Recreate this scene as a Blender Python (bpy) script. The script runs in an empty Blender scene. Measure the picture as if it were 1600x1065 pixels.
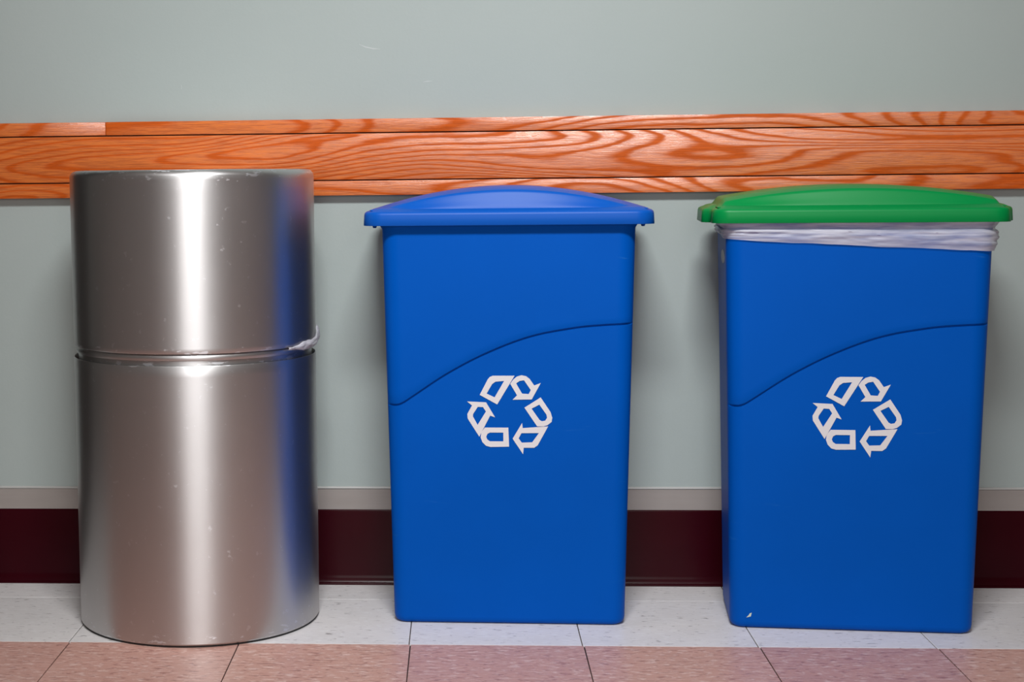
import bpy, bmesh, math, random
from mathutils import Matrix, Vector, noise

random.seed(7)
scene = bpy.context.scene
COL = scene.collection

# ------------------------------------------------------------------ camera
# x runs along the wall, y towards the wall (wall face at y = 0), z up; metres
cam_data = bpy.data.cameras.new('camera')
cam = bpy.data.objects.new('camera', cam_data)
COL.objects.link(cam)
scene.camera = cam
yaw, pitch, roll = (math.radians(a) for a in (3.64, 5.24, -0.62))
B = Matrix(((1, 0, 0), (0, 0, -1), (0, 1, 0)))
Ry = Matrix(((math.cos(yaw), -math.sin(yaw), 0), (math.sin(yaw), math.cos(yaw), 0), (0, 0, 1)))
Rp = Matrix(((1, 0, 0), (0, math.cos(pitch), -math.sin(pitch)), (0, math.sin(pitch), math.cos(pitch))))
Rr = Matrix(((math.cos(roll), -math.sin(roll), 0), (math.sin(roll), math.cos(roll), 0), (0, 0, 1)))
RM = Rr @ Rp @ B @ Ry.transposed()
right, down, fwd = RM[0], RM[1], RM[2]
rot = Matrix((right, -down, -fwd)).transposed()
cam.matrix_world = Matrix.Translation((0.0925, -3.2524, 0.8333)) @ rot.to_4x4()
cam_data.sensor_width = 36.0
cam_data.lens = 2553.9 / 1600 * 36.0
cam_data.shift_x = (800 - 557.8) / 1600
cam_data.shift_y = (501.9 - 532.5) / 1600
cam_data.clip_start = 0.05

# ------------------------------------------------------------------ world, lights, exposure
world = bpy.data.worlds.new('world')
scene.world = world
world.use_nodes = True
world.node_tree.nodes['Background'].inputs[0].default_value = (0.5, 0.5, 0.52, 1)
world.node_tree.nodes['Background'].inputs[1].default_value = 0.05

def area_light(name, loc, rot, sx, sy, power, color=(1, 1, 1), spread=180):
    d = bpy.data.lights.new(name, 'AREA')
    d.shape = 'RECTANGLE'; d.size = sx; d.size_y = sy
    d.energy = power; d.color = color; d.spread = math.radians(spread)
    o = bpy.data.objects.new(name, d)
    COL.objects.link(o)
    o.location = loc; o.rotation_euler = rot
    return o
# daylight through the tall glazed doorway opposite, and the ceiling fixture of the corridor
area_light('window_daylight', (0.22, -4.77, 1.25), (math.radians(90), 0, 0), 1.6, 1.5, 40, (1.0, 0.99, 0.99))
area_light('ceiling_fixture_light', (0.15, -2.25, 2.62), (math.radians(46), 0, 0), 0.80, 0.40, 22, (0.97, 0.99, 1.0), 85)

scene.view_settings.view_transform = 'Standard'
scene.view_settings.look = 'None'
scene.view_settings.gamma = 1.0
scene.view_settings.use_curve_mapping = False
scene.view_settings.exposure = 0.10

# ------------------------------------------------------------------ helpers
def link(name, me, mat=None, parent=None):
    o = bpy.data.objects.new(name, me)
    COL.objects.link(o)
    if mat is not None and len(me.materials) == 0:
        me.materials.append(mat)
    if parent is not None:
        o.parent = parent
    return o

def mesh(name, verts, faces, smooth=True, angle=35):
    me = bpy.data.meshes.new(name)
    me.from_pydata([tuple(v) for v in verts], [], faces)
    me.update()
    bm = bmesh.new(); bm.from_mesh(me)
    bmesh.ops.recalc_face_normals(bm, faces=bm.faces)
    bm.to_mesh(me); bm.free()
    if smooth:
        me.shade_smooth()
        me.set_sharp_from_angle(angle=math.radians(angle))
    return me

def loft(name, rings, cap0=True, cap1=True, closed=True, smooth=True, angle=35):
    n = len(rings[0]); verts = [v for r in rings for v in r]; faces = []
    for i in range(len(rings) - 1):
        for j in range(n if closed else n - 1):
            k = (j + 1) % n
            faces.append((i*n + j, i*n + k, (i+1)*n + k, (i+1)*n + j))
    if cap0: faces.append(tuple(range(n)))
    if cap1: faces.append(tuple(range((len(rings)-1)*n, len(rings)*n)))
    return mesh(name, verts, faces, smooth, angle)

def box_mesh(name, lo, hi, bev=0.0, seg=2):
    bm = bmesh.new()
    bmesh.ops.create_cube(bm, size=1)
    for v in bm.verts:
        v.co = Vector([lo[i] + (v.co[i] + 0.5) * (hi[i] - lo[i]) for i in range(3)])
    if bev > 0:
        bmesh.ops.bevel(bm, geom=bm.edges[:], offset=bev, segments=seg, affect='EDGES', profile=0.5)
    me = bpy.data.meshes.new(name); bm.to_mesh(me); bm.free()
    if bev > 0:
        me.shade_smooth(); me.set_sharp_from_angle(angle=math.radians(40))
    return me

def extrude_profile(name, prof, x0, x1, nx=1):
    rings = [[(x0 + (x1-x0)*i/nx, y, z) for y, z in prof] for i in range(nx+1)]
    return loft(name, rings, True, True, True, True, 30)

def empty(name, loc=(0, 0, 0), rz=0.0):
    o = bpy.data.objects.new(name, None); COL.objects.link(o)
    o.location = loc; o.rotation_euler = (0, 0, rz); o.empty_display_size = 0.1
    return o

def tag(o, label=None, cat=None, group=None, kind=None):
    if label: o['label'] = label
    if cat: o['category'] = cat
    if group: o['group'] = group
    if kind: o['kind'] = kind
    return o

def sstep(a, b, x):
    t = min(1.0, max(0.0, (x - a) / (b - a))); return t*t*(3 - 2*t)

# ------------------------------------------------------------------ material helpers
class NT:
    def __init__(self, name):
        self.m = bpy.data.materials.new(name); self.m.use_nodes = True
        self.t = self.m.node_tree; self.b = self.t.nodes['Principled BSDF']
        self.out = self.t.nodes['Material Output']
    def n(self, typ, **kw):
        nd = self.t.nodes.new(typ)
        for k, v in kw.items(): setattr(nd, k, v)
        return nd
    def l(self, a, b): self.t.links.new(a, b)
    def set(self, **kw):
        for k, v in kw.items():
            self.b.inputs[k.replace('_', ' ')].default_value = v
        return self
    def coords(self, scale=(1, 1, 1), src='Object', loc=(0, 0, 0)):
        c = self.n('ShaderNodeTexCoord'); mp = self.n('ShaderNodeMapping')
        mp.inputs['Scale'].default_value = scale; mp.inputs['Location'].default_value = loc
        self.l(c.outputs[src], mp.inputs[0]); return mp.outputs[0]
    def noise(self, vec, scale=1.0, detail=2.0, rough=0.5, dist=0.0):
        x = self.n('ShaderNodeTexNoise'); x.inputs['Scale'].default_value = scale
        x.inputs['Detail'].default_value = detail; x.inputs['Roughness'].default_value = rough
        x.inputs['Distortion'].default_value = dist; self.l(vec, x.inputs['Vector']); return x.outputs['Fac']
    def ramp(self, fac, stops, interp='LINEAR'):
        r = self.n('ShaderNodeValToRGB'); e = r.color_ramp.elements; r.color_ramp.interpolation = interp
        while len(e) < len(stops): e.new(0.5)
        for i, (p, c) in enumerate(stops):
            e[i].position = p; e[i].color = c if len(c) == 4 else (*c, 1)
        self.l(fac, r.inputs[0]); return r.outputs[0]
    def mix(self, fac, a, b, mode='MIX'):
        x = self.n('ShaderNodeMix', data_type='RGBA', blend_type=mode)
        for sock, v in ((x.inputs[0], fac), (x.inputs[6], a), (x.inputs[7], b)):
            if hasattr(v, 'links'): self.l(v, sock)
            else: sock.default_value = v if not isinstance(v, tuple) or len(v) == 4 else (*v, 1)
        return x.outputs[2]
    def math(self, op, a, b=0.0, c=0.0, clamp=False):
        x = self.n('ShaderNodeMath', operation=op); x.use_clamp = clamp
        for s, v in zip(x.inputs, (a, b, c)):
            if hasattr(v, 'links'): self.l(v, s)
            else: s.default_value = v
        return x.outputs[0]
    def bump(self, h, strength=0.2, dist=0.001):
        x = self.n('ShaderNodeBump'); x.inputs['Strength'].default_value = strength
        x.inputs['Distance'].default_value = dist; self.l(h, x.inputs['Height'])
        self.l(x.outputs[0], self.b.inputs['Normal'])
    def color(self, c): self.l(c, self.b.inputs['Base Color'])
    def rough(self, c): self.l(c, self.b.inputs['Roughness'])

def grey(v): return (v, v, v)

# painted plaster wall
w = NT('sage_wall_paint')
v = w.coords()
big = w.noise(v, 2.2, 3, 0.55)
fine = w.noise(v, 160, 3, 0.6)
scuff = w.noise(w.coords((7, 7, 60)), 1.0, 3, 0.6, 0.6)
c = w.mix(big, (0.350, 0.400, 0.385), (0.395, 0.440, 0.424))
c = w.mix(w.ramp(scuff, [(0.77, grey(0)), (0.80, grey(0.5))]), c, (0.50, 0.53, 0.51))
c = w.mix(w.math('MULTIPLY', fine, 0.12), c, (0.30, 0.33, 0.31))
w.color(c); w.set(Roughness=0.5); w.b.inputs['Specular IOR Level'].default_value = 0.25
w.bump(w.math('ADD', fine, w.math('MULTIPLY', w.noise(v, 26, 2), 1.6)), 0.16, 0.0012)
M_WALL = w.m

def plain(name, col, rough=0.5, spec=0.5, **kw):
    t = NT(name); t.set(Base_Color=(*col, 1), Roughness=rough)
    t.b.inputs['Specular IOR Level'].default_value = spec
    for k, vv in kw.items(): t.b.inputs[k].default_value = vv
    return t.m
M_CEIL = plain('ceiling_paint', (0.62, 0.60, 0.57), 0.8)
M_FAR = plain('far_wall_paint', (0.40, 0.385, 0.37), 0.8)
M_DOOR = plain('dark_door_paint', (0.010, 0.009, 0.008), 0.6, 0.2)
M_FRAME = plain('window_frame_metal', (0.12, 0.11, 0.10), 0.4)
M_SUB = plain('joint_dirt', (0.035, 0.022, 0.018), 0.9)
M_RUBBER = plain('black_rubber', (0.012, 0.012, 0.012), 0.6)

# oak
def oak(name, seed, freq=13.0):
    t = NT(name)
    v = t.coords((1.0, 1.0, 1.0), loc=(seed, 0, seed*0.37))
    mp = t.n('ShaderNodeMapping'); mp.inputs['Scale'].default_value = (1.15, 0.5, 9.5); t.l(v, mp.inputs[0])
    f = t.noise(mp.outputs[0], 1.0, 1.4, 0.42, 0.25)
    wob = t.noise(t.coords((9, 1, 60), loc=(seed, 0, 0)), 1.0, 3, 0.6)
    g = t.math('ADD', t.math('MULTIPLY', f, freq), t.math('MULTIPLY', wob, 0.55))
    band = t.math('FRACT', g)
    band = t.ramp(band, [(0.0, grey(0)), (0.14, grey(0.04)), (0.30, grey(0.70)), (0.55, grey(1)), (0.86, grey(0.85)), (0.97, grey(0.1))])
    pore = t.noise(t.coords((22, 20, 480), loc=(seed, 0, 0)), 1.0, 3, 0.7)
    porem = t.ramp(pore, [(0.40, grey(0)), (0.58, grey(1))])
    pl = t.noise(t.coords((2.0, 1, 9), loc=(seed+3, 0, 0)), 1.0, 2)
    col = t.mix(band, (0.56, 0.082, 0.006), (0.76, 0.190, 0.030))
    col = t.mix(t.math('MULTIPLY', t.math('SUBTRACT', 1.0, porem), 0.55), col, (0.30, 0.040, 0.006))
    col = t.mix(t.math('MULTIPLY', pl, 0.35), col, (0.70, 0.17, 0.025))
    t.color(col)
    # open-pored early wood scatters the sheen, dense late wood does not
    t.rough(t.math('ADD', 0.30, t.math('MULTIPLY', t.math('SUBTRACT', 1.0, band), 0.25)))
    t.l(t.math('ADD', 0.10, t.math('MULTIPLY', band, 1.25)), t.b.inputs['Specular IOR Level'])
    t.bump(t.math('ADD', t.math('MULTIPLY', porem, 0.7), t.math('MULTIPLY', band, 0.3)), 0.35, 0.0006)
    return t.m
M_OAK = [oak('oak_board', 1.7, 26), oak('oak_top_strip', 5.2, 24), oak('oak_top_strip_short', 8.9, 20), oak('oak_bottom_strip', 12.4, 21)]

# old paint strip
t = NT('taupe_strip_paint'); v = t.coords((6, 6, 50))
t.color(t.mix(t.noise(v, 1.0, 4, 0.6), (0.27, 0.235, 0.215), (0.34, 0.30, 0.28))); t.set(Roughness=0.5)
M_TAUPE = t.m
M_CAP = plain('strip_cap_paint', (0.45, 0.44, 0.42), 0.35)
# vinyl baseboard
t = NT('maroon_vinyl'); v = t.coords()
sc = t.ramp(t.noise(t.coords((28, 20, 110)), 1.0, 3, 0.7, 0.4), [(0.745, grey(0)), (0.775, grey(0.8))])
c = t.mix(t.noise(v, 9, 3), (0.022, 0.0008, 0.0030), (0.036, 0.0018, 0.005))
t.color(t.mix(sc, c, (0.22, 0.12, 0.12))); t.set(Roughness=0.22)
t.b.inputs['Specular IOR Level'].default_value = 0.10
t.bump(t.noise(v, 14, 2), 0.05, 0.001)
M_MAROON = t.m

# floor tiles
def vct(name, base, light, dark, lightamt, darkamt, dt, hue):
    t = NT(name)
    info = t.n('ShaderNodeObjectInfo')
    c = t.n('ShaderNodeTexCoord'); add = t.n('ShaderNodeVectorMath', operation='ADD')
    sc = t.n('ShaderNodeVectorMath', operation='SCALE'); sc.inputs[3].default_value = 40.0
    cx = t.n('ShaderNodeCombineXYZ'); t.l(info.outputs['Random'], cx.inputs[0]); t.l(info.outputs['Random'], cx.inputs[1])
    t.l(cx.outputs[0], sc.inputs[0]); t.l(c.outputs['Object'], add.inputs[0]); t.l(sc.outputs[0], add.inputs[1])
    def mp(s):
        m = t.n('ShaderNodeMapping'); m.inputs['Scale'].default_value = s; t.l(add.outputs[0], m.inputs[0]); return m.outputs[0]
    s1 = t.noise(mp((48, 110, 1)), 1.0, 4, 0.6, 0.4)
    s2 = t.noise(mp((46, 135, 7)), 1.0, 4, 0.62, 0.4)
    cl = t.noise(mp((12, 16, 3)), 1.0, 3)
    col = t.mix(cl, tuple(x*0.93 for x in base), tuple(min(1, x*1.06) for x in base))
    col = t.mix(t.ramp(s1, [(0.52, grey(0)), (0.66, grey(lightamt))]), col, light)
    col = t.mix(t.ramp(s2, [(dt, grey(0)), (dt+0.10, grey(darkamt))]), col, dark)
    hv = t.n('ShaderNodeHueSaturation'); t.l(col, hv.inputs['Color'])
    t.l(t.math('ADD', 0.94, t.math('MULTIPLY', info.outputs['Random'], 0.12)), hv.inputs['Value'])
    t.l(t.math('ADD', 0.5-hue/2, t.math('MULTIPLY', info.outputs['Random'], hue)), hv.inputs['Hue'])
    t.color(hv.outputs[0])
    t.rough(t.math('ADD', 0.30, t.math('MULTIPLY', cl, 0.12))); t.b.inputs['Specular IOR Level'].default_value = 0.3
    t.bump(t.noise(mp((18, 18, 1)), 1.0, 3), 0.05, 0.001)
    return t.m
M_WHITE_TILE = vct('white_vinyl_tile', (0.78, 0.74, 0.73), (0.88, 0.86, 0.86), (0.24, 0.21, 0.21), 0.5, 0.8, 0.60, 0.0)
M_PINK_TILE = vct('pink_vinyl_tile', (0.60, 0.335, 0.275), (0.84, 0.64, 0.58), (0.36, 0.165, 0.14), 0.6, 0.8, 0.54, 0.007)

# blue / green plastics
def plastic(name, col, rough, dirt=(0.3, 0.3, 0.3), amt=0.25, spec=0.5):
    t = NT(name); v = t.coords()
    sc = t.ramp(t.noise(t.coords((6, 6, 70)), 1.0, 4, 0.65, 0.8), [(0.70, grey(0)), (0.80, grey(amt))])
    c = t.mix(t.noise(v, 5, 3), tuple(x*0.92 for x in col), tuple(min(1, x*1.08) for x in col))
    t.color(t.mix(sc, c, dirt)); t.set(Roughness=rough)
    t.b.inputs['Specular IOR Level'].default_value = spec
    t.bump(t.noise(v, 420, 2), 0.04, 0.0005)
    return t.m
M_BLUE = plastic('blue_plastic', (0.000, 0.080, 0.420), 0.42, (0.05, 0.22, 0.50), 0.30, 0.05)
M_BLUE_LID = plastic('blue_lid_plastic', (0.002, 0.085, 0.430), 0.40, (0.10, 0.28, 0.62), 0.25, 0.16)
M_GREEN = plastic('green_lid_plastic', (0.000, 0.225, 0.050), 0.38, (0.25, 0.33, 0.22), 0.5, 0.18)
M_PRINT = plain('white_print', (0.68, 0.66, 0.68), 0.5)
M_CHIP = plain('pale_chip', (0.55, 0.60, 0.50), 0.6)
M_STICK = plain('pale_sticker', (0.35, 0.42, 0.45), 0.5)

# thin film bag
t = NT('thin_white_film')
t.set(Base_Color=(0.80, 0.79, 0.85, 1), Roughness=0.32)
t.b.inputs['Transmission Weight'].default_value = 0.0
tr = t.n('ShaderNodeBsdfTranslucent'); tr.inputs[0].default_value = (0.80, 0.79, 0.86, 1)
tp = t.n('ShaderNodeBsdfTransparent')
m1 = t.n('ShaderNodeMixShader'); m1.inputs[0].default_value = 0.30
m2 = t.n('ShaderNodeMixShader')
t.l(t.b.outputs[0], m1.inputs[1]); t.l(tr.outputs[0], m1.inputs[2])
t.l(m1.outputs[0], m2.inputs[1]); t.l(tp.outputs[0], m2.inputs[2])
al = t.noise(t.coords((10, 10, 120)), 1.0, 3, 0.6)
t.l(t.ramp(al, [(0.32, grey(0.60)), (0.60, grey(0.14))]), m2.inputs[0])
t.l(m2.outputs[0], t.out.inputs[0])
M_FILM = t.m

# brushed steel
def steel(name, z_edges, rough=0.30):
    t = NT(name); v = t.coords()
    t.set(Metallic=1.0)
    brush = t.noise(t.coords((2, 2, 900)), 1.0, 3, 0.7)
    smear = t.noise(t.coords((7, 7, 3)), 1.0, 4, 0.6)
    spk = t.ramp(t.noise(v, 85, 3, 0.6), [(0.665, grey(0)), (0.70, grey(1))])
    sep = t.n('ShaderNodeSeparateXYZ'); t.l(v, sep.inputs[0])
    edge = None
    for ze, wd in z_edges:
        d = t.math('ABSOLUTE', t.math('SUBTRACT', sep.outputs[2], ze))
        e = t.math('SUBTRACT', 1.0, t.math('DIVIDE', d, wd), clamp=True)
        edge = e if edge is None else t.math('MAXIMUM', edge, e)
    chip = t.ramp(t.math('ADD', t.noise(t.coords((40, 40, 120)), 1.0, 3, 0.6), t.math('MULTIPLY', edge, 0.20)), [(0.76, grey(0)), (0.80, grey(1))])
    col = t.mix(smear, (0.55, 0.535, 0.525), (0.64, 0.63, 0.63))
    mark = t.math('MAXIMUM', t.math('MULTIPLY', spk, 0.45), chip)
    col = t.mix(mark, col, (0.80, 0.80, 0.82))
    t.color(col)
    r = t.math('ADD', rough - 0.03, t.math('MULTIPLY', smear, 0.08))
    t.rough(t.math('ADD', r, t.math('MULTIPLY', mark, 0.3)))
    t.b.inputs['Anisotropic'].default_value = 0.78; t.b.inputs['Anisotropic Rotation'].default_value = 0.25
    tg = t.n('ShaderNodeTangent', direction_type='RADIAL', axis='Z')
    t.l(tg.outputs[0], t.b.inputs['Tangent'])
    gl = t.n('ShaderNodeBsdfAnisotropic'); t.l(col, gl.inputs['Color']); gl.inputs['Roughness'].default_value = 0.42
    ms = t.n('ShaderNodeMixShader'); ms.inputs[0].default_value = 0.42
    t.l(t.b.outputs[0], ms.inputs[1]); t.l(gl.outputs[0], ms.inputs[2]); t.l(ms.outputs[0], t.out.inputs[0])
    t.bump(t.math('ADD', t.math('MULTIPLY', brush, 0.35), t.math('MULTIPLY', t.noise(v, 7, 2), 2.0)), 0.06, 0.0015)
    return t.m
M_STEEL_UP = steel('brushed_steel_hood', [(0.838, 0.03), (0.522, 0.025)], 0.34)
M_STEEL_LOW = steel('brushed_steel_body', [(0.0, 0.06), (0.50, 0.006)], 0.35)
M_STEEL_COL = steel('brushed_steel_collar', [(0.5, 0.02)], 0.36)

# ------------------------------------------------------------------ room shell
X0, X1, YF, ZC = -3.2, 3.6, -4.8, 2.7
wall = link('wall_back', box_mesh('wall_back', (X0, 0, -0.05), (X1, 0.12, ZC)), M_WALL); tag(wall, 'sage grey painted wall behind the bins', 'wall', kind='structure')
o = link('wall_left', box_mesh('wall_left', (X0-0.12, YF, -0.05), (X0, 0, ZC)), M_FAR); tag(o, 'plain wall at the left end of the corridor', 'wall', kind='structure')
o = link('wall_right', box_mesh('wall_right', (X1, YF, -0.05), (X1+0.12, 0, ZC)), M_FAR); tag(o, 'plain wall at the right end of the corridor', 'wall', kind='structure')
o = link('ceiling', box_mesh('ceiling', (X0, YF, ZC), (X1, 0.12, ZC+0.1)), M_CEIL); tag(o, 'pale ceiling of the corridor', 'ceiling', kind='structure')
# thin pale scuffs in the wall paint above the rail
M_SCUFF = plain('pale_scuff', (0.55, 0.58, 0.57), 0.5, 0.3)
def scuff(pts, wd):
    n = len(pts); vs = []
    for i, (x, z) in enumerate(pts):
        h = wd * (0.25 + math.sin(math.pi * i/(n-1)))/2
        vs += [(x, -0.0004, z-h), (x, -0.0004, z+h), (x, 0.0006, z+h), (x, 0.0006, z-h)]
    rings = [vs[4*i:4*i+4] for i in range(n)]
    link('scuff', loft('scuff', rings, True, True, True, False), M_SCUFF, wall)
scuff([(-0.1050, 1.0830), (-0.0920, 1.0772), (-0.0760, 1.0735), (-0.0620, 1.0725)], 0.0014)
scuff([(0.020, 1.007), (0.030, 1.0085), (0.040, 1.0085)], 0.0010)
scuff([(-0.460, 1.008), (-0.4585, 1.004), (-0.460, 1.000)], 0.0016)
# opposite wall with a tall glazed opening
wx0, wx1, wz0, wz1 = -0.63, 1.07, 0.45, 2.05
fw = empty('wall_front'); tag(fw, 'plain wall opposite with a tall window opening', 'wall', kind='structure')
for lo, hi in (((X0, YF-0.12, -0.05), (wx0, YF, ZC)), ((wx1, YF-0.12, -0.05), (X1, YF, ZC)),
               ((wx0, YF-0.12, -0.05), (wx1, YF, wz0)), ((wx0, YF-0.12, wz1), (wx1, YF, ZC))):
    link('wall_section', box_mesh('wall_section', lo, hi), M_FAR, fw)
win = empty('window_1'); tag(win, 'tall window in the opposite wall', 'window', kind='structure')
for lo, hi in (((wx0, YF-0.10, wz0), (wx0+0.05, YF-0.02, wz1)), ((wx1-0.05, YF-0.10, wz0), (wx1, YF-0.02, wz1)),
               ((wx0+0.05, YF-0.10, wz0), (wx1-0.05, YF-0.02, wz0+0.05)), ((wx0+0.05, YF-0.10, wz1-0.05), (wx1-0.05, YF-0.02, wz1))):
    link('window_frame', box_mesh('window_frame', lo, hi), M_FRAME, win)
# dark door in the same wall, left of the frame (it is what darkens the steel can's left edge)
door = empty('door_1', (-1.42, 0, 0)); tag(door, 'dark door in the sage wall left of the steel can', 'door', kind='structure')
link('door_leaf', box_mesh('door_leaf', (-0.46, -0.020, 0.008), (0.46, -0.002, 2.08), 0.002), M_DOOR, door)
for lo, hi in (((-0.53, -0.03, 0), (-0.46, 0, 2.15)), ((0.46, -0.03, 0), (0.53, 0, 2.15)), ((-0.46, -0.03, 2.08), (0.46, 0, 2.15))):
    link('door_frame', box_mesh('door_frame', lo, hi, 0.003), M_DOOR, door)

# ------------------------------------------------------------------ floor: substrate and single tiles
T = 0.3048
C = 0.1226
floor = link('floor', box_mesh('floor', (X0, YF, -0.08), (X1, 0.0, -0.0028)), M_SUB)
tag(floor, 'vinyl tile floor, white rows along the wall and pink rows in front', 'floor', kind='structure')
gap = 0.0009
def tile_mesh(name, dx, dy, mat):
    me = box_mesh(name, (-dx/2+gap, -dy/2+gap*0.5, -0.003), (dx/2-gap, dy/2-gap*0.5, 0.0), 0.0005, 1)
    me.materials.append(mat); return me
ME_W = tile_mesh('white_tile', T, T, M_WHITE_TILE)
ME_WC = tile_mesh('white_tile_cut', T, C, M_WHITE_TILE)
ME_P = tile_mesh('pink_tile', T, T, M_PINK_TILE)
K = range(-5, 6)
for k in K:
    xc = (k + 0.5) * T
    o = link('tile', ME_WC, None, floor); o.location = (xc, -C/2, 0)
    o = link('tile', ME_W, None, floor); o.location = (xc - 0.0012, -C - T/2, 0)
    for r in range(3):
        o = link('tile', ME_P, None, floor); o.location = (xc + 0.0012, -C - T*(1.5 + r), 0)
# floor beyond the tiles in view
bm_v, bm_f = [], []
def quad(x0, y0, x1, y1):
    i = len(bm_v); bm_v.extend([(x0, y0, 0), (x1, y0, 0), (x1, y1, 0), (x0, y1, 0)]); bm_f.append((i, i+1, i+2, i+3))
yt = -C - T*4
kx = 0
for ix in range(-11, 12):
    for iy in range(0, 16):
        xa, xb = ix*T, (ix+1)*T
        ya = -C - T*(iy+1); yb = -C - T*iy
        if -5 <= ix <= 5 and iy < 4: continue
        if xa < X0 or xb > X1 or ya < YF: continue
        if iy == 0: continue
        quad(xa+gap, ya+gap, xb-gap, yb-gap)
me = mesh('floor_far_tiles', bm_v, bm_f, False); 
me.materials.append(M_PINK_TILE); me.materials.append(M_WHITE_TILE)
for p in me.polygons: p.material_index = 1 if (p.index * 7919) % 5 < 2 else 0
o = link('distant_tiles', me, None, floor); tag(o, kind='stuff')

# ------------------------------------------------------------------ baseboard, taupe strip, oak rail
bb = [(0, 0.0), (-0.0125, 0.0), (-0.0128, 0.0022), (-0.0118, 0.0036), (-0.0085, 0.0048), (-0.0062, 0.0085), (-0.0048, 0.0125), (-0.0040, 0.0150), (-0.0034, 0.0190), (-0.0033, 0.0200), (-0.0032, 0.1490), (-0.0032, 0.1500), (-0.0029, 0.1515), (-0.0022, 0.1528), (0, 0.1530)]
o = link('baseboard_back', extrude_profile('baseboard_back', bb, -0.885, X1), M_MAROON); tag(o, 'glossy maroon vinyl cove baseboard', 'baseboard', kind='structure')
st = empty('trim_1'); tag(st, 'narrow taupe strip above the maroon baseboard', 'trim', kind='structure')
link('strip', extrude_profile('strip', [(0, 0.1532), (-0.0022, 0.1532), (-0.0022, 0.1945), (0, 0.1945)], -0.885, X1), M_TAUPE, st)
link('strip_cap', extrude_profile('strip_cap', [(0, 0.1953), (-0.0030, 0.1953), (-0.0036, 0.1970), (-0.0030, 0.1990), (0, 0.2000)], -0.885, X1), M_CAP, st)
rail = empty('trim_2'); tag(rail, 'orange stained oak bumper rail along the wall', 'rail', kind='structure')
XR0 = -0.885
def plank(name, x0, x1, z0, z1, y, mat, bev=0.0012):
    return link(name, box_mesh(name, (x0, y, z0), (x1, -0.0005, z1), bev, 2), mat, rail)
plank('plank', XR0, X1, 0.8172, 0.9076, -0.0195, M_OAK[0])
plank('plank', -0.6093, X1, 0.9098, 0.9362, -0.0205, M_OAK[1])
plank('plank', XR0, -0.6099, 0.9098, 0.9362, -0.0205, M_OAK[2])
plank('plank', XR0, X1, 0.7862, 0.8150, -0.0205, M_OAK[3])
link('backing', box_mesh('backing', (XR0, -0.012, 0.790), (X1, -0.0004, 0.932)), M_SUB, rail)

# ------------------------------------------------------------------ steel can
CX, CY, R = -0.402, -0.237, 0.224
can = empty('steel_trash_can', (CX, CY, 0)); tag(can, 'tall round brushed stainless steel trash can in two stacked drums', 'trash can')
NS = 160
def ring(r, z, wob=0.0, seed=0.0):
    out = []
    for i in range(NS):
        a = 2*math.pi*i/NS
        d = wob * noise.noise(Vector((math.cos(a)*2.2+seed, math.sin(a)*2.2, z*2.0)))
        out.append(((r+d)*math.cos(a), (r+d)*math.sin(a), z + d*0.9))
    return out
# lower drum: open topped, thin wall
rl = R + 0.0005
rings = [ring(rl-0.02, 0.004), ring(rl-0.002, 0.004), ring(rl, 0.0065)]
rings += [ring(rl, z) for z in (0.03, 0.12, 0.25, 0.38, 0.48, 0.4985)]
rings += [ring(rl-0.0006, 0.4995), ring(rl-0.0014, 0.4995), ring(rl-0.002, 0.4985), ring(rl-0.002, 0.30), ring(rl-0.002, 0.012)]
link('drum', loft('drum', rings), M_STEEL_LOW, can)
link('base_ring', loft('base_ring', [ring(rl-0.012, 0.0), ring(rl-0.0035, 0.0), ring(rl-0.003, 0.004), ring(rl-0.012, 0.0039)], False, False), M_RUBBER, can)
# hood with rounded shoulder and flat top, rolled bottom edge
rh = R + 0.0008
rings = [ring(rh-0.004, 0.5245), ring(rh-0.0035, 0.5215), ring(rh-0.0012, 0.5205, 0.001), ring(rh, 0.5225, 0.001), ring(rh, 0.53, 0.0008)]
rings += [ring(rh, z, 0.0006) for z in (0.57, 0.65, 0.74, 0.80, 0.822)]
for k in range(1, 8):
    a = math.pi/2 * k/7
    rings.append(ring(rh - 0.013*(1-math.cos(a)), 0.826 + 0.013*math.sin(a), 0.0016, 3.0))
rings += [ring(rh-0.03, 0.8395, 0.001, 3.0), ring(rh-0.10, 0.840), ring(0.01, 0.840)]
hood = link('hood', loft('hood', rings, False, True), M_STEEL_UP, can)
# recessed collar between the two drums, with a bead
rc_ = R - 0.0075
rings = [ring(rc_, 0.46), ring(rc_, 0.5075), ring(rc_+0.0035, 0.5085), ring(rc_+0.0050, 0.512), ring(rc_+0.0050, 0.516), ring(rc_+0.0030, 0.519), ring(rc_-0.001, 0.524)]
link('collar', loft('collar', rings, False, False), M_STEEL_COL, can)

# scrap of liner peeking from the seam
def scrap():
    verts, faces = [], []; nu, nv = 26, 10
    for i in range(nu):
        for j in range(nv):
            u, vv = i/(nu-1), j/(nv-1)
            a = math.radians(-34 + u*44)
            zc = 0.5190 + 0.004*u + 0.012*sstep(0.6, 1.0, u)
            hh = 0.0045 + 0.011*sstep(0.08, 0.3, u) + 0.012*sstep(0.6, 0.95, u)
            z = zc + (vv-0.5)*hh + 0.002*noise.noise(Vector((u*9, vv*3, 1)))
            r = R + 0.0026 + 0.0045*math.sin(math.pi*vv) * (0.3+u) + 0.0030*noise.noise(Vector((u*11, vv*4, 5)))
            verts.append((CX + r*math.cos(a), CY + r*math.sin(a), z))
    for i in range(nu-1):
        for j in range(nv-1):
            faces.append((i*nv+j, (i+1)*nv+j, (i+1)*nv+j+1, i*nv+j+1))
    o = link('liner_scrap', mesh('liner_scrap', verts, faces, True, 80), M_FILM)
    md = o.modifiers.new('thickness', 'SOLIDIFY'); md.thickness = 0.0006
    tag(o, 'scrap of white plastic liner poking out of the steel can seam', 'bag')
scrap()

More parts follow.
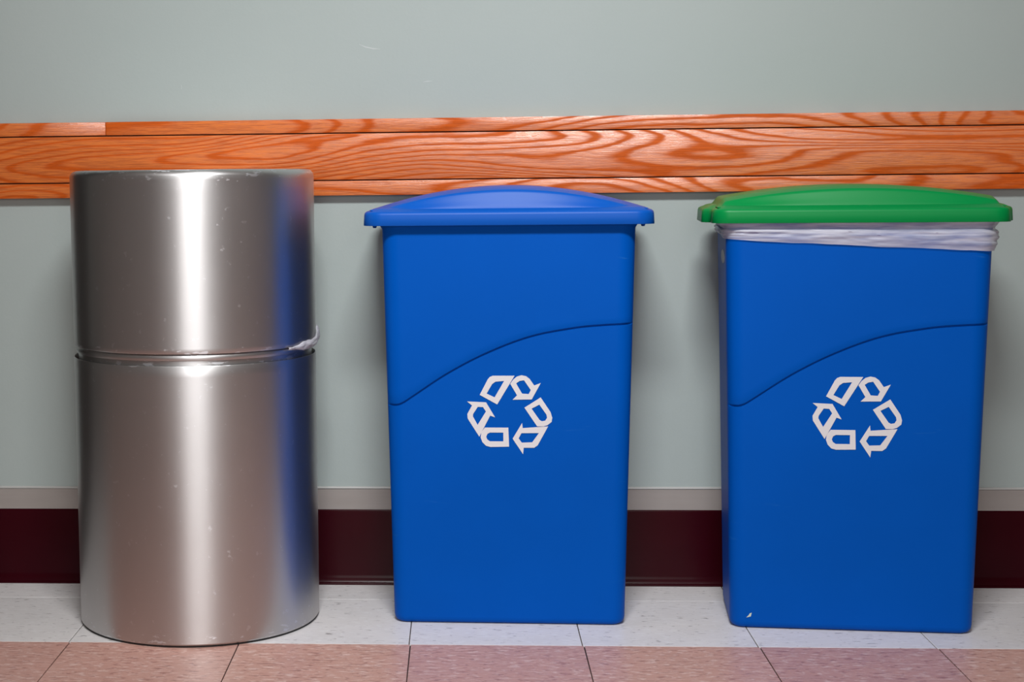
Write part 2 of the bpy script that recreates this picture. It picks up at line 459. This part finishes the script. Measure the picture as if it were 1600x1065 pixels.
# ------------------------------------------------------------------ recycling bins
ZT = 0.744
def lerp(a, b, t): return a + (b-a)*t
def half(z):   # half width, half depth, corner radius
    t = z/0.724
    return lerp(0.2120, 0.2275, t), lerp(0.106, 0.130, t), lerp(0.026, 0.030, t)
GC = [(-0.26, 0.4100), (-0.217, 0.4100), (-0.203, 0.4105), (-0.192, 0.4145), (-0.178, 0.4235), (-0.112, 0.467), (-0.042, 0.504), (0.038, 0.535), (0.118, 0.551), (0.17, 0.556), (0.224, 0.5584), (0.27, 0.5590)]
def zcurve(x):
    if x <= GC[0][0]: return GC[0][1]
    for i in range(len(GC)-1):
        (x0, z0), (x1, z1) = GC[i], GC[i+1]
        if x <= x1:
            def slope(k):
                if k <= 0 or k >= len(GC)-1: return 0.0
                return (GC[k+1][1]-GC[k-1][1])/(GC[k+1][0]-GC[k-1][0])
            h = x1-x0; t = (x-x0)/h; m0, m1 = slope(i)*h, slope(i+1)*h
            return (2*t**3-3*t*t+1)*z0 + (t**3-2*t*t+t)*m0 + (-2*t**3+3*t*t)*z1 + (t**3-t*t)*m1
    return GC[-1][1]
NF, NSD, NCN = 72, 10, 8
def perimeter_params():
    P = []
    for i in range(NF): P.append(('F', i/NF))
    for i in range(NCN): P.append(('C1', i/NCN))
    for i in range(NSD): P.append(('R', i/NSD))
    for i in range(NCN): P.append(('C2', i/NCN))
    for i in range(12): P.append(('B', i/12))
    for i in range(NCN): P.append(('C3', i/NCN))
    for i in range(NSD): P.append(('L', i/NSD))
    for i in range(NCN): P.append(('C4', i/NCN))
    return P
PP = perimeter_params()
def pos(pp, z, off=0.0, hf=half):
    s, t = pp; a, b, r = hf(z)
    if s == 'F': x, y, nx, ny = lerp(-a+r, a-r, t), -b, 0, -1
    elif s == 'R': x, y, nx, ny = a, lerp(-b+r, b-r, t), 1, 0
    elif s == 'B': x, y, nx, ny = lerp(a-r, -a+r, t), b, 0, 1
    elif s == 'L': x, y, nx, ny = -a, lerp(b-r, -b+r, t), -1, 0
    else:
        k = {'C1': (-90, a-r, -b+r), 'C2': (0, a-r, b-r), 'C3': (90, -a+r, b-r), 'C4': (180, -a+r, -b+r)}[s]
        an = math.radians(k[0] + 90*t); nx, ny = math.cos(an), math.sin(an)
        x, y = k[1] + r*nx, k[2] + r*ny
    return (x + nx*off, y + ny*off, z)
def gz(pp):     # height of the styling line and its depth weight
    s, t = pp
    a, b, r = half(0.48)
    zl, zr = zcurve(-a+r*0.6), zcurve(a-r*0.6)
    if s == 'F': return zcurve(lerp(-a+r, a-r, t)), 1.0
    if s == 'C1': x = a-r + r*math.sin(math.radians(90*t)); return zcurve(x), 1-sstep(0.35, 0.8, t)
    if s == 'C4': x = -a+r - r*math.cos(math.radians(90*t)); return zcurve(x), sstep(0.2, 0.65, t)
    if s in ('R', 'C2'): return zcurve(a), 0
    if s in ('L', 'C3'): return zcurve(-a), 0
    return lerp(zcurve(a), zcurve(-a), t), 0
def bin_body_mesh():
    rows = []
    def row(zf, off): rows.append([pos(pp, zf(pp), off(pp) if callable(off) else off) for pp in PP])
    row(lambda p: 0.0, -0.016); row(lambda p: 0.0008, -0.009); row(lambda p: 0.0035, -0.0038); row(lambda p: 0.008, -0.0010); row(lambda p: 0.014, 0.0)
    for f in (0.15, 0.35, 0.6, 0.85, 0.96):
        row(lambda p, f=f: lerp(0.014, gz(p)[0]-0.0036, f), 0.0)
    row(lambda p: gz(p)[0]-0.0036, 0.0)
    row(lambda p: gz(p)[0]-0.0024, lambda p: -0.0055*gz(p)[1])
    row(lambda p: gz(p)[0]-0.0002, lambda p: -0.0060*gz(p)[1])
    row(lambda p: gz(p)[0]+0.0006, lambda p: 0.0006*gz(p)[1])
    row(lambda p: gz(p)[0]+0.0016, lambda p: 0.0010*gz(p)[1])
    for f in (0.06, 0.25, 0.5, 0.75, 0.97):
        row(lambda p, f=f: lerp(gz(p)[0]+0.0016, 0.722, f), lambda p, f=f: 0.0010*gz(p)[1]*(1-f))
    # rolled rim hidden under the lid, then the inside of the bin
    row(lambda p: 0.728, 0.0); row(lambda p: 0.735, 0.004); row(lambda p: 0.738, 0.012); row(lambda p: ZT, 0.014); row(lambda p: ZT+0.001, 0.010)
    row(lambda p: ZT, 0.0); row(lambda p: 0.72, -0.004); row(lambda p: 0.30, -0.004); row(lambda p: 0.012, -0.006)
    return loft('bin_body', rows, True, True, True, True, 30)

# recycling mark: six outlined panels (outline, hole), in pixels of a 1253 px wide tracing
SYM = [
 ([(455,168),(668,168),(497,450),(326,356),(404,205),(425,180)], [(482,226),(566,219),(472,380),(394,343),(448,250)]),
 ([(735,163),(780,172),(815,198),(860,263),(924,239),(836,400),(648,403),(692,360),(625,247),(655,205),(690,176)], [(760,212),(826,308),(806,347),(741,343),(683,243),(715,220)]),
 ([(923,380),(1020,525),(1036,580),(1030,620),(990,652),(950,664),(888,664),(764,481)], [(910,451),(980,550),(985,580),(968,608),(935,614),(912,602),(834,490)]),
 ([(741,632),(747,682),(996,664),(895,850),(860,876),(757,876),(750,940),(648,787)], [(735,732),(906,730),(840,822),(738,826),(707,783)]),
 ([(606,678),(613,866),(430,870),(385,858),(350,822),(333,775),(340,725),(375,678)], [(557,727),(557,814),(425,814),(398,795),(388,770),(400,740),(425,727)]),
 ([(320,768),(207,590),(203,545),(250,460),(201,421),(388,429),(476,577),(428,560)], [(304,652),(258,568),(260,545),(306,474),(358,476),(386,520)]),
]
def sym_meshes():
    cxp, cyp = 620.0, 551.0
    def P(q, d):
        px, py = q
        x = (px-cxp)/6.265*0.001152 + 0.0024; z = 0.3918 - (py-cyp)/6.265*0.001168
        return (x, -half(z)[1] - d, z)
    out = []
    for outl, hole in SYM:
        bm = bmesh.new(); es = []
        for loop in (outl, hole):
            vs = [bm.verts.new(P(q, 0.0004)) for q in loop]
            es += [bm.edges.new((vs[i], vs[(i+1) % len(vs)])) for i in range(len(vs))]
        bmesh.ops.triangle_fill(bm, use_beauty=True, edges=es)
        for f in bm.faces:
            if f.normal.y > 0: f.normal_flip()
        ext = bmesh.ops.extrude_face_region(bm, geom=bm.faces[:])
        for g in ext['geom']:
            if isinstance(g, bmesh.types.BMVert): g.co.y -= 0.0005
        bmesh.ops.recalc_face_normals(bm, faces=bm.faces)
        me = bpy.data.meshes.new('symbol_panel'); bm.to_mesh(me); bm.free()
        me.materials.append(M_PRINT); out.append(me)
    return out

# lid
def lid_outline(a=0.2530, b=0.148, r=0.030, lobe=0.0150, n_side=36):
    pts = []
    def arc(cx, cy, a0):
        for i in range(9):
            an = math.radians(a0 + 90*i/8); pts.append((cx + r*math.cos(an), cy + r*math.sin(an)))
    def lob(y): return lobe * (1 - sstep(0.070, 0.094, abs(y)))
    for i in range(1, 24): pts.append((lerp(-a+r, a-r, i/24), -b))
    arc(a-r, -b+r, -90)
    for i in range(1, n_side):
        y = lerp(-b+r, b-r, i/n_side); pts.append((a + lob(y), y))
    arc(a-r, b-r, 0)
    for i in range(1, 24): pts.append((lerp(a-r, -a+r, i/24), b))
    arc(-a+r, b-r, 90)
    for i in range(1, n_side):
        y = lerp(b-r, -b+r, i/n_side); pts.append((-a - lob(y), y))
    arc(-a+r, -b+r, 180)
    return pts
def offset_outline(pts, d):
    n = len(pts); out = []
    for i in range(n):
        x0, y0 = pts[i-1]; x1, y1 = pts[(i+1) % n]
        tx, ty = x1-x0, y1-y0; L = math.hypot(tx, ty) or 1
        out.append((pts[i][0] + ty/L*d, pts[i][1] - tx/L*d))
    return out
def lid_mesh(**kw):
    base = lid_outline(**kw)
    prof = [(-0.0030, 0.748), (-0.0028, 0.7362), (-0.0006, 0.7355), (0.0, 0.7362), (-0.0012, 0.7545), (-0.0022, 0.7580), (-0.0046, 0.7600), (-0.0075, 0.7608), (-0.016, 0.7645), (-0.024, 0.7665)]
    rings = [[(x, y, z) for x, y in offset_outline(base, d)] for d, z in prof]
    return loft('lid', rings, True, True, True, True, 50)
def dome_mesh(X, Y, end_h, mid_h, end_w, slope, z0=0.7640):
    nx, ny = 81, 81
    verts, faces = [], []
    for i in range(nx):
        x = lerp(-X, X, i/(nx-1))
        # pack stations towards the ends
        x = X * math.sin(math.pi/2 * x/X)
        h = mid_h*(1-(x/X)**2)
        e = sstep(0, 1, min(1.0, (X-abs(x))/end_w)) if end_w > 0 else 1
        H = h + end_h*e
        hp = max(0.0, H - 0.0085); hs = H - hp         # steep face, then a soft crown
        for j in range(ny):
            q = lerp(-1, 1, j/(ny-1)); y = Y * math.sin(math.pi/2*q)
            d = Y - abs(y)
            s1 = min(1.0, d/slope)
            s2 = math.sin(math.pi/2*min(1.0, max(0.0, d-slope*0.5)/0.055))
            verts.append((x, y, z0 - 0.0015 + 0.0015*min(1, d/0.002) + hp*s1 + hs*s2))
    for i in range(nx-1):
        for j in range(ny-1):
            faces.append((i*ny+j, (i+1)*ny+j, (i+1)*ny+j+1, i*ny+j+1))
    b0 = len(verts)
    # close the underside
    rim = [i*ny for i in range(nx)] + [(nx-1)*ny+j for j in range(1, ny)] + [i*ny+ny-1 for i in range(nx-2, -1, -1)] + [j for j in range(ny-2, 0, -1)]
    faces.append(tuple(rim))
    return mesh('lid_dome', verts, faces, True, 60)
def tab_mesh():
    pr = [[(-0.0045, -0.012, 0.7375), (0.0045, -0.012, 0.7375), (0.0045, 0.012, 0.7375), (-0.0045, 0.012, 0.7375)],
          [(-0.0035, -0.011, 0.731), (0.0035, -0.011, 0.731), (0.0035, 0.011, 0.731), (-0.0035, 0.011, 0.731)],
          [(-0.0022, -0.010, 0.7272), (0.0022, -0.010, 0.7272), (0.0022, 0.010, 0.7272), (-0.0022, 0.010, 0.7272)]]
    return loft('lid_tab', pr, True, True, True, False)

ME_BODY = bin_body_mesh(); ME_BODY.materials.append(M_BLUE)
ME_SYM = sym_meshes()
ME_LID = lid_mesh(a=0.2600, r=0.034, lobe=0.0025)
ME_LID_G = lid_mesh()
ME_LID.materials.append(M_BLUE_LID); ME_LID_G.materials.append(M_GREEN)

def recycling_bin(loc, rz, label, lid_me, dome_me, lid_label):
    b = empty('recycling_bin', loc, rz)
    tag(b, label, 'recycling bin', 'slim blue recycling bins')
    link('bin_body', ME_BODY, None, b)
    s = empty('recycling_symbol'); s.parent = b; tag(s, 'white three-arrow recycling symbol')
    for me in ME_SYM: link('symbol_panel', me, None, s)
    l = link('lid', lid_me, None, b); tag(l, lid_label)
    link('lid_dome', dome_me, None, l)
    for sx in ((-1, 1) if lid_me is ME_LID else ()):      # only the blue lid shows its clip tabs
        tb = link('lid_tab', ME_TAB, None, l); tb.location = (sx*0.2490, 0, 0)
    return b
ME_TAB = tab_mesh()
ME_TAB.materials.append(M_BLUE_LID)
DB = dome_mesh(0.2470, 0.130, 0.0, 0.0405, 0.0, 0.014); DB.materials.append(M_BLUE_LID)
DG = dome_mesh(0.2440, 0.128, 0.0130, 0.0240, 0.016, 0.014); DG.materials.append(M_GREEN)

blue_bin = recycling_bin((0.1815, -0.1895, 0), math.radians(-1.6), 'slim blue recycling bin with a matching blue domed lid', ME_LID, DB, 'blue domed lid')
green_bin = recycling_bin((0.7995, -0.2215, 0), math.radians(-5.0), 'slim blue recycling bin with a green lid and white bag liner', ME_LID_G, DG, 'green domed lid')

# chip of pale paint and the oval sticker on the green-lidded bin
def chip():
    z = 0.024; y = -half(z)[1]
    pts = [(-0.184, z-0.003), (-0.176, z-0.001), (-0.1745, z+0.006), (-0.178, z+0.0045), (-0.180, z+0.001)]
    r0 = [(x, y+0.0004, zz) for x, zz in pts]; r1 = [(x, y-0.0007, zz) for x, zz in pts]
    o = link('paint_chip', loft('paint_chip', [r0, r1], True, True, True, False), M_CHIP, green_bin); tag(o, 'pale chip mark near the bottom edge')
chip()
def oval():
    zc, yc = 0.672, -0.035
    r0, r1 = [], []
    for i in range(28):
        a = 2*math.pi*i/28
        z = zc + 0.0125*math.sin(a); y = yc + 0.040*math.cos(a); x = -half(z)[0]
        r0.append((x+0.0004, y, z)); r1.append((x-0.0006, y, z))
    o = link('oval_sticker', loft('oval_sticker', [r0, r1], True, True, True, False), M_STICK, green_bin); tag(o, 'pale oval maker label on the side')
oval()

# ------------------------------------------------------------------ bag liner folded over the rim of the green-lidded bin
def liner():
    NU, NV = 260, 22
    def P_at(u):     # u in 0..1 around the perimeter, refined
        f = u*len(PP); i = int(f) % len(PP); g = f - int(f)
        return PP[i], PP[(i+1) % len(PP)], g
    rows = []
    for j in range(NV):
        v = j/(NV-1); row = []
        for i in range(NU):
            pa, pb, g = P_at(i/NU)
            xa = pos(pa, 0.71); xb = pos(pb, 0.71)
            x, y = lerp(xa[0], xb[0], g), lerp(xa[1], xb[1], g)
            t = min(1, max(0, (x+0.23)/0.46))
            zb = lerp(0.7075, 0.6840, t**0.9)                      # lower hem
            if y > -0.10: zb = lerp(zb, 0.712 if x < 0 else 0.690, sstep(-0.10, 0.0, y))
            zb += 0.0022*noise.noise(Vector((x*22, y*22, 3)))
            zk = lerp(0.7270, 0.7235, t) + 0.0030*noise.noise(Vector((x*7, y*7, 9)))   # fold line
            zt = 0.7385
            vk = 0.36
            if v < vk:
                q = v/vk; z = lerp(zt, zk, q); off = lerp(0.0155, 0.0030, q**0.8)
                off += 0.0012*noise.noise(Vector((x*40 + y*10, y*30, z*160)))
            else:
                q = (v-vk)/(1-vk); z = lerp(zk, zb, q)
                puff = 0.0035 + 0.0040*t
                off = 0.0024 + puff*sstep(0, 0.16, q)*(1 - 0.75*sstep(0.55, 1.0, q))
                wv = noise.noise(Vector((x*13 + z*60, y*13, z*230))) + 0.6*noise.noise(Vector((x*34 - z*120, y*30, z*420)))
                off += 0.0034*wv*math.sin(math.pi*min(1, q*1.05))**0.6
            off = max(off, 0.0012)
            A = pos(pa, z, off); Bq = pos(pb, z, off)
            row.append((lerp(A[0], Bq[0], g), lerp(A[1], Bq[1], g), z))
        rows.append(row)
    me = loft('bag_liner', rows, False, False, True, True, 80)
    o = link('bag_liner', me, M_FILM)
    o.location = green_bin.location; o.rotation_euler = green_bin.rotation_euler
    tag(o, 'thin white plastic bag folded over the bin rim under the green lid', 'bag')
liner()
